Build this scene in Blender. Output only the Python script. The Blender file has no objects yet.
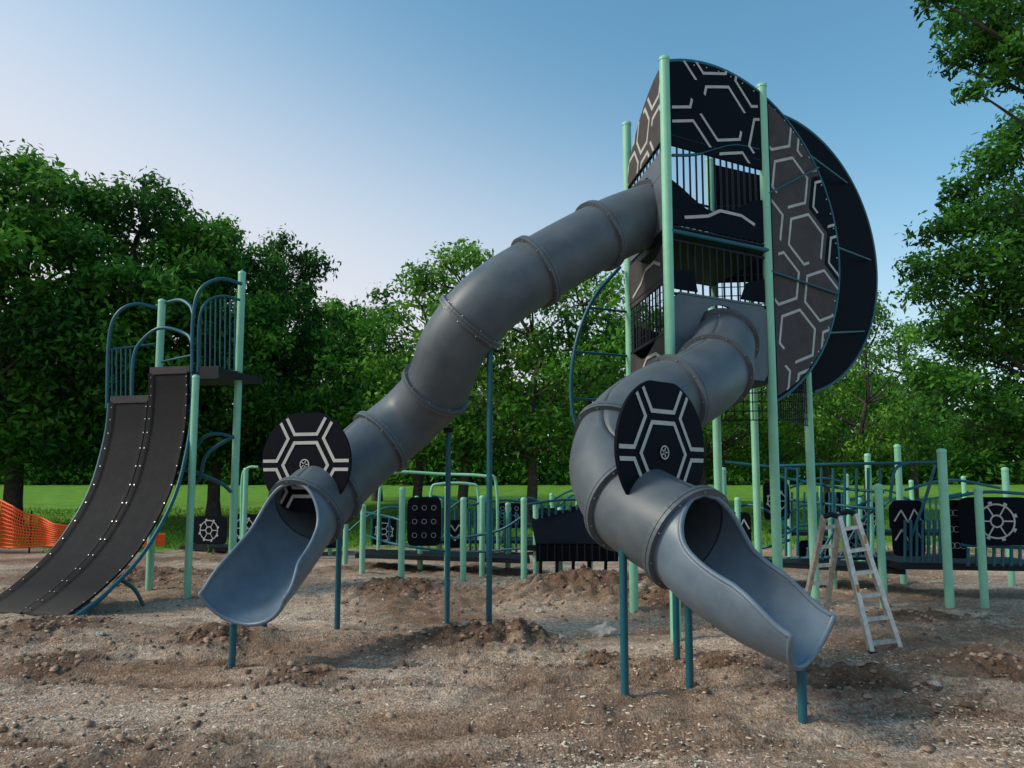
import bpy, math, random
import numpy as np
from mathutils import Vector, noise
random.seed(7); rng=np.random.default_rng(7)
scn=bpy.context.scene
# ---------------------------------------------------------------- image pixels to world
# image pixel coordinates + estimated distance (metres along Y from the camera) -> world XYZ
F=740.0; PV=410.0; PITCH=math.atan((480-PV)/F); H=1.8
cP,sP=math.cos(PITCH),math.sin(PITCH)
def S(u,v,d):
    a=(u-512)/F; b=(PV-v)/F; y=cP-b*sP; z=sP+b*cP; k=d/y
    return Vector((a*k,d,H+z*k))
def G(u,v):  # image pixel taken as a point on the flat ground plane
    a=(u-512)/F; b=(PV-v)/F; y=cP-b*sP; z=sP+b*cP; k=-H/z
    return Vector((a*k,y*k,0))
Z=Vector((0,0,1))
# ---------------------------------------------------------------- materials
def mat(name,c1,c2=None,rough=0.5,metal=0.0,scale=6.0,bump=0.0,bscale=60.0,spec=0.5,dust=0.0):
    m=bpy.data.materials.new(name); m.use_nodes=True; nt=m.node_tree; n=nt.nodes; l=nt.links
    p=n['Principled BSDF']; p.inputs['Roughness'].default_value=rough; p.inputs['Metallic'].default_value=metal
    p.inputs['Specular IOR Level'].default_value=spec
    if c2 is None: c2=tuple(x*0.72 for x in c1)
    tc=n.new('ShaderNodeTexCoord'); no=n.new('ShaderNodeTexNoise'); no.inputs['Scale'].default_value=scale
    no.inputs['Detail'].default_value=6; no.inputs['Roughness'].default_value=0.65
    r=n.new('ShaderNodeValToRGB'); r.color_ramp.elements[0].position=0.35; r.color_ramp.elements[1].position=0.65
    r.color_ramp.elements[0].color=(*c2,1); r.color_ramp.elements[1].color=(*c1,1)
    l.new(tc.outputs['Object'],no.inputs['Vector']); l.new(no.outputs['Fac'],r.inputs['Fac']); l.new(r.outputs['Color'],p.inputs['Base Color'])
    if dust>0:
        n3=n.new('ShaderNodeTexNoise'); n3.inputs['Scale'].default_value=14; n3.inputs['Detail'].default_value=9; n3.inputs['Roughness'].default_value=.75
        r3=n.new('ShaderNodeValToRGB'); r3.color_ramp.elements[0].position=.54; r3.color_ramp.elements[1].position=.75
        r3.color_ramp.elements[0].color=(0,0,0,1); r3.color_ramp.elements[1].color=(dust,dust,dust,1)
        sx=n.new('ShaderNodeSeparateXYZ'); mr=n.new('ShaderNodeMapRange'); mr.inputs[1].default_value=.35; mr.inputs[2].default_value=0.0; mr.inputs[3].default_value=0; mr.inputs[4].default_value=dust*2.5
        ad=n.new('ShaderNodeMath'); ad.operation='ADD'; ad.use_clamp=True
        mx=n.new('ShaderNodeMix'); mx.data_type='RGBA'; mx.inputs[7].default_value=(.33,.27,.21,1)
        l.new(tc.outputs['Object'],n3.inputs['Vector']); l.new(n3.outputs['Fac'],r3.inputs['Fac']); l.new(tc.outputs['Object'],sx.inputs[0]); l.new(sx.outputs[2],mr.inputs[0])
        l.new(r3.outputs['Color'],ad.inputs[0]); l.new(mr.outputs[0],ad.inputs[1]); l.new(ad.outputs[0],mx.inputs[0]); l.new(r.outputs['Color'],mx.inputs[6]); l.new(mx.outputs[2],p.inputs['Base Color'])
    mr=n.new('ShaderNodeMapRange'); mr.inputs['To Min'].default_value=max(0.05,rough-0.1); mr.inputs['To Max'].default_value=min(1,rough+0.15)
    l.new(no.outputs['Fac'],mr.inputs['Value']); l.new(mr.outputs['Result'],p.inputs['Roughness'])
    if bump>0:
        n2=n.new('ShaderNodeTexNoise'); n2.inputs['Scale'].default_value=bscale; n2.inputs['Detail'].default_value=4
        b=n.new('ShaderNodeBump'); b.inputs['Strength'].default_value=bump; b.inputs['Distance'].default_value=0.01
        l.new(tc.outputs['Object'],n2.inputs['Vector']); l.new(n2.outputs['Fac'],b.inputs['Height']); l.new(b.outputs['Normal'],p.inputs['Normal'])
    return m
M_tube=mat('grey_plastic',(0.105,0.125,0.142),(0.075,0.092,0.108),0.42,scale=3,bump=0.15,bscale=120,spec=.4,dust=.07)
M_chute=mat('bluegrey_plastic',(0.145,0.195,0.245),(0.11,0.15,0.195),0.38,scale=4,bump=0.12,bscale=120,spec=.45,dust=.08)
M_flange=mat('flange_plastic',(0.035,0.043,0.05),None,0.5)
M_wide=mat('slate_plastic',(0.013,0.013,0.016),(0.008,0.008,0.010),0.65,scale=5,bump=0.15,bscale=90,spec=.12,dust=.06)
M_mint=mat('mint_paint',(0.28,0.62,0.42),(0.24,0.55,0.37),0.4,scale=4,spec=.4,dust=.05)
M_teal=mat('teal_paint',(0.008,0.11,0.15),(0.006,0.085,0.115),0.38,scale=5,spec=.4,dust=.02)
M_navy=mat('navy_panel',(0.005,0.0065,0.012),(0.003,0.004,0.008),0.65,scale=4,spec=.08)
M_taupe=mat('taupe_panel',(0.085,0.073,0.071),(0.062,0.054,0.054),0.65,scale=6,spec=.1)
M_line=mat('inlay_grey',(0.50,0.50,0.46),(0.41,0.41,0.38),0.6,spec=.2)
M_dark=mat('dark_metal',(0.010,0.015,0.020),None,0.55,spec=.25)
M_alu=mat('aluminium',(0.72,0.70,0.64),(0.45,0.43,0.39),0.4,metal=0.35,scale=15,dust=.15)
M_yel=mat('ladder_label',(0.6,0.25,0.03),None,0.5)
M_bolt=mat('bolt_steel',(0.5,0.5,0.5),None,0.35,metal=0.8)
M_rock=mat('rock_stone',(0.5,0.47,0.42),(0.32,0.29,0.25),0.9,scale=9,bump=0.6,bscale=20)
M_bark=mat('bark',(0.09,0.07,0.055),(0.035,0.028,0.022),0.95,scale=7,bump=0.8,bscale=18)
M_orange=mat('orange_plastic',(0.95,0.13,0.012),(0.85,0.10,0.01),0.5)

def leafmat(name,dark,light):
    m=bpy.data.materials.new(name); m.use_nodes=True; nt=m.node_tree; n=nt.nodes; l=nt.links
    for x in list(n): n.remove(x)
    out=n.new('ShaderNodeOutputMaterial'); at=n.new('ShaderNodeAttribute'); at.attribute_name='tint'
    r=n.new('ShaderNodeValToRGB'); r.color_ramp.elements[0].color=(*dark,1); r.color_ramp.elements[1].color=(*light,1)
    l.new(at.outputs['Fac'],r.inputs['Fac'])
    d=n.new('ShaderNodeBsdfPrincipled'); d.inputs['Roughness'].default_value=0.6; d.inputs['Specular IOR Level'].default_value=0.2
    t=n.new('ShaderNodeBsdfTranslucent'); mx=n.new('ShaderNodeMixShader'); mx.inputs[0].default_value=0.35
    l.new(r.outputs['Color'],d.inputs['Base Color']); l.new(r.outputs['Color'],t.inputs['Color'])
    l.new(d.outputs[0],mx.inputs[1]); l.new(t.outputs[0],mx.inputs[2]); l.new(mx.outputs[0],out.inputs[0])
    return m
M_leafA=leafmat('leaf_green',(0.018,0.075,0.009),(0.13,0.36,0.03))
M_leafB=leafmat('leaf_light',(0.035,0.11,0.013),(0.21,0.45,0.05))
M_leafC=leafmat('leaf_dark',(0.010,0.048,0.008),(0.085,0.27,0.026))
M_grass=leafmat('grass_blade',(0.07,0.18,0.02),(0.20,0.38,0.05))
# ---------------------------------------------------------------- mesh helpers
def group(name,loc=(0,0,0)):
    e=bpy.data.objects.new(name,None); e.empty_display_size=0.3; scn.collection.objects.link(e); return e
class B:
    def __init__(s,name,parent,m): s.n=name;s.p=parent;s.m=m;s.v=[];s.f=[];s.s=[]
    def add(s,vs,fs,smooth=False):
        o=len(s.v); s.v+= [tuple(v) for v in vs]
        for f in fs: s.f.append([i+o for i in f]); s.s.append(smooth)
    def pipe(s,pts,r,n=10,curve=0):
        pts=[Vector(p) for p in pts]
        if curve: pts=cat(pts,curve)
        N=len(pts); rs=r if isinstance(r,(list,tuple)) else [r]*N
        t=(pts[1]-pts[0]).normalized(); a=Vector((1,0,0)) if abs(t.x)<0.8 else Vector((0,1,0))
        u=t.cross(a).normalized(); vs=[]
        for i,p in enumerate(pts):
            t=(pts[min(i+1,N-1)]-pts[max(i-1,0)])
            t=t.normalized() if t.length>1e-9 else Vector((0,0,1))
            u=(u-t*u.dot(t)).normalized(); w=t.cross(u)
            for k in range(n):
                an=2*math.pi*k/n; vs.append(p+(u*math.cos(an)+w*math.sin(an))*rs[i])
        fs=[[i*n+k,i*n+(k+1)%n,(i+1)*n+(k+1)%n,(i+1)*n+k] for i in range(N-1) for k in range(n)]
        s.add(vs,fs,True)
        s.add(vs[:n],[list(range(n))[::-1]]); s.add(vs[-n:],[list(range(n))])
    def box(s,o,ax,ay,az):
        vs=[o+ax*i+ay*j+az*k for i in(-1,1) for j in(-1,1) for k in(-1,1)]
        s.add(vs,[[0,1,3,2],[4,6,7,5],[0,4,5,1],[2,3,7,6],[0,2,6,4],[1,5,7,3]])
    def prism(s,poly,nrm,t):
        n=len(poly); a=[p+nrm*t for p in poly]; b=[p-nrm*t for p in poly]
        s.add(a+b,[list(range(n)),list(range(n,2*n))[::-1]]+[[i,i+n,(i+1)%n+n,(i+1)%n] for i in range(n)])
    def done(s,bevel=0):
        me=bpy.data.meshes.new(s.n); me.from_pydata(s.v,[],s.f); me.polygons.foreach_set('use_smooth',s.s)
        me.materials.append(s.m); me.update(); o=bpy.data.objects.new(s.n,me); scn.collection.objects.link(o)
        if s.p: o.parent=s.p
        if bevel:
            b=o.modifiers.new('b','BEVEL'); b.width=bevel; b.segments=2; b.limit_method='ANGLE'
        return o
def cat(pts,n):
    P=[pts[0]*2-pts[1]]+list(pts)+[pts[-1]*2-pts[-2]]; out=[]
    for i in range(1,len(P)-2):
        for k in range(n):
            t=k/n; a,b,c,d=P[i-1],P[i],P[i+1],P[i+2]
            out.append(0.5*((2*b)+(c-a)*t+(2*a-5*b+4*c-d)*t*t+(3*b-a-3*c+d)*t**3))
    out.append(Vector(P[-2])); return out
def post(b,u,vb,vt,r,d=None,sink=0.3,cap=None,zt=None):
    if d is None: g=G(u,vb)
    else: g=S(u,vb,d); g.z=0
    z=S(u,vt,g.y).z if zt is None else zt
    b.pipe([g-Z*sink,Vector((g.x,g.y,z))],r,14)
    if cap: cap.pipe([Vector((g.x,g.y,z-0.01)),Vector((g.x,g.y,z+0.03)),Vector((g.x,g.y,z+0.05))],[r*1.08,r*1.05,r*0.5],14)
    return Vector((g.x,g.y,z))
def clip(poly,out):
    n=len(out); res=poly
    for i in range(n):
        a=out[i]; b=out[(i+1)%n]; ex,ey=b[0]-a[0],b[1]-a[1]
        f=lambda p:(ex*(p[1]-a[1])-ey*(p[0]-a[0]))
        new=[]
        for j in range(len(res)):
            p=res[j]; q=res[(j+1)%len(res)]; fp,fq=f(p),f(q)
            if fp>=0: new.append(p)
            if (fp>=0)!=(fq>=0):
                t=fp/(fp-fq); new.append((p[0]+(q[0]-p[0])*t,p[1]+(q[1]-p[1])*t))
        res=new
        if len(res)<3: return []
    return res
def shell_panel(parent,O,U,V,outline,s=0.42,rot=0.2,seed=0,fill=0.4,lw=0.028,off=(0,0),base=None,th=0.018,gap=1,k0=.84):
    R=random.Random(seed); N=U.cross(V).normalized()
    bm_=B('panel',parent,base or M_navy); bm_.prism([O+U*p[0]+V*p[1] for p in outline],N,th); bm_.done()
    bl=B('inlay_lines',parent,M_line); bf=B('inlay_patches',parent,M_taupe)
    xs=[p[0] for p in outline]; ys=[p[1] for p in outline]
    cx,cy=(min(xs)+max(xs))/2+off[0],(min(ys)+max(ys))/2+off[1]
    cr,sr=math.cos(rot),math.sin(rot)
    def put(b,poly,t):
        c=clip(poly,inner)
        if len(c)>=3:
            vs=[O+U*p[0]+V*p[1] for p in c]; 
            b.add([v+N*t for v in vs],[list(range(len(c)))]); b.add([v-N*t for v in vs],[list(range(len(c)))[::-1]])
    mx=sum(xs)/len(xs); my=sum(ys)/len(ys)
    inner=[(mx+(p[0]-mx)*0.965,my+(p[1]-my)*0.965) for p in outline]
    for i in range(-9,10):
        for j in range(-9,10):
            hx=s*1.5*i; hy=s*math.sqrt(3)*(j+0.5*(i%2)); x=cx+hx*cr-hy*sr; y=cy+hx*sr+hy*cr
            hexp=lambda k:[(x+s*k*math.cos(rot+math.pi/3*q),y+s*k*math.sin(rot+math.pi/3*q)) for q in range(6)]
            h=hexp(k0); h2=hexp(k0-lw*2/s)
            if R.random()<fill: put(bf,hexp(1.0),th+0.003)
            miss=R.randrange(6) if gap else 99; miss2=(miss+3)%6 if gap>1 else -1
            for q in range(6):
                q2=(q+1)%6
                A,Bp,C,D=h[q],h[q2],h2[q2],h2[q]
                if q in(miss,miss2):
                    L=lambda a,b,t:(a[0]+(b[0]-a[0])*t,a[1]+(b[1]-a[1])*t)
                    put(bl,[A,L(A,Bp,.3),L(D,C,.3),D],th+0.006); continue
                put(bl,[A,Bp,C,D],th+0.006)
    bl.done(); bf.done()
def disc_outline(r,n=48,cond=None,box=None):
    o=[(r*math.cos(2*math.pi*k/n),r*math.sin(2*math.pi*k/n)) for k in range(n)]
    if box: o=clip(o,[(box[0],box[1]),(box[2],box[1]),(box[2],box[3]),(box[0],box[3])])
    return o
def ringpoly(b,O,U,V,N,r0,r1,t,n=28):
    for k in range(n):
        a,c=2*math.pi*k/n,2*math.pi*(k+1)/n
        P=lambda r,x:O+U*r*math.cos(x)+V*r*math.sin(x)+N*t
        b.add([P(r0,a),P(r1,a),P(r1,c),P(r0,c)],[[0,1,2,3]])
# ---------------------------------------------------------------- ground
MOUNDS=((-0.55,8.15,0.85,0.19),(0.15,8.25,0.55,0.15),(1.2,12.2,1.6,0.26),(-3.2,8.3,0.8,0.12),(3.0,6.6,0.7,0.10),(-7,13.5,1.5,0.15),(2.4,10.8,1,0.14),(-1.8,12,1.2,.16),(5.2,9.6,.9,.12),(2.1,7.2,.5,.08),(-5.5,9,.9,.1),(.9,7.6,.35,.07),(4.6,7.2,.8,.09),(-1.9,6.9,.5,.06),(-4.4,7.3,.7,.07))
def ground_eval(x,y):
    """height and turned-earth brown, rut shade painted in, as soil"""
    h=noise.noise(Vector((x*0.35,y*0.35,3.1)))*0.07+noise.noise(Vector((x*1.3,y*1.3,7.7)))*0.045; soil_shade=0
    if y<22:
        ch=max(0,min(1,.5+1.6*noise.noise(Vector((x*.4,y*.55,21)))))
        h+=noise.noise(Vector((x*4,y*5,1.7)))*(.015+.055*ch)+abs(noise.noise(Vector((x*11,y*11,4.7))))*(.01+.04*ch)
        soil_shade=max(0,ch-.38)*1.1
    if y<9.5 and abs(x)<12:
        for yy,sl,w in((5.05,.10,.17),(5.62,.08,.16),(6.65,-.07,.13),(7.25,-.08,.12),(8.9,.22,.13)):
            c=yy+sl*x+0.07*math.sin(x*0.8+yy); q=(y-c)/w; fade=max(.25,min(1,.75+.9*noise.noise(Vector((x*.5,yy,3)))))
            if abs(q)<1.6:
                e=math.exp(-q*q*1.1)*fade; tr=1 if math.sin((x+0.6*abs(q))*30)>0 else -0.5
                h-=0.085*e; h+=0.055*e*tr; soil_shade=max(soil_shade,e*(.65 if tr>0 else 1.05))  # rut colour: brown earth plus painted shade, as the sun casts none along here
            elif abs(q)<2.6: h+=0.035*fade*(1-abs(abs(q)-2.1)*1.8); soil_shade=max(soil_shade,.35*fade)
    for mx,my,r,a in MOUNDS:
        q=((x-mx)**2+(y-my)**2)/(r*r)
        if q<5:
            e=math.exp(-q*1.6); h+=a*e*(1+0.8*noise.noise(Vector((x*6,y*6,0)))+.3*noise.noise(Vector((x*15,y*15,0)))); soil_shade=max(soil_shade,min(1,e*1.25))
    if y>20: h+=min((y-20)*0.024,1.35)
    return h,soil_shade
def hgt(x,y): return ground_eval(x,y)[0]
ym=list(np.arange(3.2,13,0.032)); yu=[]; s=.032; x=13
while x<900: yu.append(x); s*=1.05; x+=s
xm=list(np.arange(-9,9,0.042)); s=0.05; x=9; xu=[]
while x<700: xu.append(x); s*=1.10; x+=s
X=[-v for v in xu[::-1]]+xm+xu; Y=[-300,-60,-15,-4,0,1.5,2.5]+ym+yu
vs=[];so_=[]
for y in Y:
    for x in X:
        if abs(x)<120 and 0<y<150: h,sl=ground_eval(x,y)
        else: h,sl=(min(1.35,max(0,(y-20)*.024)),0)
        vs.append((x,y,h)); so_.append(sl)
nx=len(X); fs=[(j*nx+i,j*nx+i+1,(j+1)*nx+i+1,(j+1)*nx+i) for j in range(len(Y)-1) for i in range(nx-1)]
me=bpy.data.meshes.new('ground'); me.from_pydata(vs,[],fs); me.polygons.foreach_set('use_smooth',[True]*len(fs))
at=me.attributes.new('soil_rut_shade','FLOAT','POINT'); at.data.foreach_set('value',so_)
gd=bpy.data.objects.new('ground',me); scn.collection.objects.link(gd)
m=bpy.data.materials.new('ground_soil_mulch'); m.use_nodes=True; nt=m.node_tree; n=nt.nodes; l=nt.links; p=n['Principled BSDF']; p.inputs['Roughness'].default_value=0.95; p.inputs['Specular IOR Level'].default_value=0.1
tc=n.new('ShaderNodeTexCoord')
mp=n.new('ShaderNodeMapping'); mp.inputs['Scale'].default_value=(.55,1.25,1); l.new(tc.outputs['Object'],mp.inputs[0])
def tex(scale,det=6,rough=0.6,st=False):
    t=n.new('ShaderNodeTexNoise'); t.inputs['Scale'].default_value=scale; t.inputs['Detail'].default_value=det; t.inputs['Roughness'].default_value=rough; l.new((mp.outputs[0] if st else tc.outputs['Object']),t.inputs['Vector']); return t.outputs['Fac']
def ramp(f,stops):
    r=n.new('ShaderNodeValToRGB'); e=r.color_ramp.elements
    while len(e)<len(stops): e.new(0.5)
    for i,(q,c) in enumerate(stops): e[i].position=q; e[i].color=(*c,1)
    l.new(f,r.inputs['Fac']); return r.outputs['Color']
def mix(f,a,b,mode='MIX'):
    x=n.new('ShaderNodeMix'); x.data_type='RGBA'; x.blend_type=mode
    if isinstance(f,(int,float)): x.inputs[0].default_value=f
    else: l.new(f,x.inputs[0])
    l.new(a,x.inputs[6]); l.new(b,x.inputs[7]); return x.outputs[2]
def mth(op,a,b,cl=False):
    q=n.new('ShaderNodeMath'); q.operation=op; q.use_clamp=cl
    for i,v in enumerate((a,b)):
        if isinstance(v,(int,float)): q.inputs[i].default_value=v
        else: l.new(v,q.inputs[i])
    return q.outputs[0]
base=ramp(tex(0.8,8,0.66,True),[(0.34,(0.36,0.225,0.15)),(0.45,(0.55,0.39,0.29)),(0.56,(0.78,0.63,0.51)),(0.7,(0.58,0.44,0.34))])
fine=ramp(tex(26,9,0.82),[(0.34,(0.28,0.24,0.22)),(0.5,(0.86,0.84,0.82)),(0.66,(1.4,1.38,1.35))])
c=mix(1.0,base,fine,'MULTIPLY')
vo=n.new('ShaderNodeTexVoronoi'); vo.inputs['Scale'].default_value=48; l.new(tc.outputs['Object'],vo.inputs['Vector'])
sv=n.new('ShaderNodeSeparateColor'); l.new(vo.outputs['Color'],sv.inputs[0])
c=mix(0.45,c,mix(1.0,c,ramp(sv.outputs[0],[(0.1,(0.42,0.37,0.34)),(0.55,(1,1,1)),(0.95,(1.5,1.45,1.4))]),'MULTIPLY'))
at_=n.new('ShaderNodeAttribute'); at_.attribute_name='soil_rut_shade'
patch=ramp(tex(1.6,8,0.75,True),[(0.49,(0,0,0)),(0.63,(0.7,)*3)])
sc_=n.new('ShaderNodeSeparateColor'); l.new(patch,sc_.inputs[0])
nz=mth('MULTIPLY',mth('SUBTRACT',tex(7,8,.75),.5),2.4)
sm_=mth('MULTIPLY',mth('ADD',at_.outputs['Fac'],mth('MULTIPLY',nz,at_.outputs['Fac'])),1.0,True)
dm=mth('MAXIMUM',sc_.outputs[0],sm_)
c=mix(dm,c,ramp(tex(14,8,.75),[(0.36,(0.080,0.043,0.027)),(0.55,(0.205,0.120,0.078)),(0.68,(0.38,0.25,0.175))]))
gr=ramp(tex(1.2,8,0.7),[(0.3,(0.08,0.18,0.02)),(0.5,(0.145,0.30,0.032)),(0.7,(0.21,0.37,0.055))])
sx=n.new('ShaderNodeSeparateXYZ'); l.new(tc.outputs['Object'],sx.inputs[0])
yy=mth('ADD',sx.outputs[1],mth('MULTIPLY',tex(0.45,5),7))
yy=mth('ADD',yy,mth('MULTIPLY',sx.outputs[0],-0.05))
mask=n.new('ShaderNodeMapRange'); mask.inputs[1].default_value=22.5; mask.inputs[2].default_value=24; l.new(yy,mask.inputs[0])
c=mix(mask.outputs[0],c,gr); l.new(c,p.inputs['Base Color'])
b=n.new('ShaderNodeBump'); b.inputs['Strength'].default_value=0.9; b.inputs['Distance'].default_value=0.03
hh=mth('ADD',mth('MULTIPLY',tex(26,9,0.78),1.0),mth('MULTIPLY',vo.outputs['Distance'],0.6)); l.new(hh,b.inputs['Height']); l.new(b.outputs['Normal'],p.inputs['Normal'])
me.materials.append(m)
def scatter_mesh(name,P,L,W,T,rot,tilt,material,tint):
    N=len(P); a=rot; ca,sa=np.cos(a),np.sin(a)
    ux=np.stack([ca*np.cos(tilt),sa*np.cos(tilt),np.sin(tilt)],1); uy=np.stack([-sa,ca,np.zeros(N)],1); uz=np.cross(ux,uy)
    V=[]
    for i,j,k in((-1,-1,0),(1,-.6,0),(1,.6,0),(-1,1,0),(-.8,-.7,1),(.8,-.5,1),(.7,.5,1),(-.7,.8,1)):
        V.append(P+ux*(i*L)[:,None]+uy*(j*W)[:,None]+uz*(k*T)[:,None])
    V=np.stack(V,1).reshape(-1,3)
    q=np.array([[4,5,6,7],[0,1,5,4],[1,2,6,5],[2,3,7,6],[3,0,4,7]])
    Fc=(q[None]+8*np.arange(N)[:,None,None]).reshape(-1,4)
    return numpy_mesh(name,V,Fc,material,np.repeat(tint,5))
def numpy_mesh(name,V,Fc,material,tint):
    me=bpy.data.meshes.new(name); me.vertices.add(len(V)); me.vertices.foreach_set('co',V.astype(np.float32).ravel())
    k=Fc.shape[1]; me.loops.add(Fc.size); me.loops.foreach_set('vertex_index',Fc.astype(np.int32).ravel())
    me.polygons.add(len(Fc)); me.polygons.foreach_set('loop_start',np.arange(0,Fc.size,k,dtype=np.int32))
    at=me.attributes.new('tint','FLOAT','FACE'); at.data.foreach_set('value',tint.astype(np.float32))
    me.materials.append(material); me.update(calc_edges=True); me.validate(); return me
def addobj(name,me,parent=None,loc=(0,0,0),sc=(1,1,1),rz=0):
    o=bpy.data.objects.new(name,me); scn.collection.objects.link(o); o.location=loc; o.scale=sc; o.rotation_euler=(0,0,rz)
    if parent: o.parent=parent
    return o
mc=bpy.data.materials.new('chip_wood'); mc.use_nodes=True; q=mc.node_tree; at=q.nodes.new('ShaderNodeAttribute'); at.attribute_name='tint'
rr=q.nodes.new('ShaderNodeValToRGB'); e=rr.color_ramp.elements; e.new(0.5)
for i,(po,co) in enumerate(((0,(0.26,0.16,0.10,1)),(0.5,(0.52,0.39,0.29,1)),(1,(0.78,0.66,0.54,1)))): e[i].position=po; e[i].color=co
q.links.new(at.outputs['Fac'],rr.inputs['Fac']); q.links.new(rr.outputs['Color'],q.nodes['Principled BSDF'].inputs['Base Color']); q.nodes['Principled BSDF'].inputs['Roughness'].default_value=0.9
pts=[]
while len(pts)<34000:
    y=4.3+12*random.random()**1.6; x=random.uniform(-0.78,0.78)*y
    if noise.noise(Vector((x*0.6,y*0.6,9)))+random.uniform(-.4,.4)>-0.02:
        h,sl=ground_eval(x,y)
        if sl<random.uniform(.1,1): pts.append((x,y,h-.001))
P=np.array(pts); N=len(P)
L=rng.uniform(.004,.013,N)*rng.choice([1,1,1,1,1.9],N); addobj('wood_chips',scatter_mesh('wood_chips',P,L,L*rng.uniform(.3,.6,N),L*rng.uniform(.15,.45,N),rng.uniform(0,6.28,N),rng.uniform(-.3,.3,N),mc,rng.random(N)))
pts=[]
for (mx,my,r,a) in MOUNDS:
    for _ in range(int(420*r)):
        x=random.gauss(mx,r*.6); y=random.gauss(my,r*.5)
        if y>4.4: pts.append((x,y,hgt(x,y)-0.004))
for (mx,my,r,k) in((-2.5,5.3,2.5,520),(3,5.6,2.0,360),(-4,6.5,3,360),(-1,11,4,300),(-5,10,3,200),(4,8.5,2.5,250)):
    for _ in range(k):
        x=random.gauss(mx,r*.55); y=random.gauss(my,r*.4)
        if y>4.4 and noise.noise(Vector((x*1.5,y*1.5,33)))>-.05: pts.append((x,y,hgt(x,y)-0.004))
P=np.array(pts); N=len(P); L=.005+.032*rng.random(N)**2.2
msoil=mc.copy(); msoil.name='clod_soil'
for i,co in enumerate(((0.10,0.055,0.035,1),(0.23,0.14,0.092,1),(0.42,0.29,0.21,1))): [z for z in msoil.node_tree.nodes if z.type=='VALTORGB'][0].color_ramp.elements[i].color=co
addobj('soil_clods',scatter_mesh('soil_clods',P,L,L*rng.uniform(.6,.9,N),L*rng.uniform(.5,.9,N),rng.uniform(0,6.28,N),rng.uniform(-.4,.4,N),msoil,rng.random(N)))
def rock(u,v,r,fl=0.55):
    import bmesh
    g=G(u,v); bm=bmesh.new(); bmesh.ops.create_icosphere(bm,subdivisions=3,radius=r)
    for w in bm.verts:
        k=1+0.5*noise.noise(w.co*2.2/r+Vector((u,v,0))); w.co*=k; w.co.z*=fl
    me=bpy.data.meshes.new('rock'); bm.to_mesh(me); bm.free(); me.materials.append(M_rock); addobj('rock',me,None,(g.x,g.y,hgt(g.x,g.y)+r*fl*.3))
rock(605,632,0.17,.7); rock(468,640,0.07); rock(560,640,0.05); rock(540,612,0.06); rock(640,600,0.08); rock(100,640,.05); rock(935,690,.05)
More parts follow.
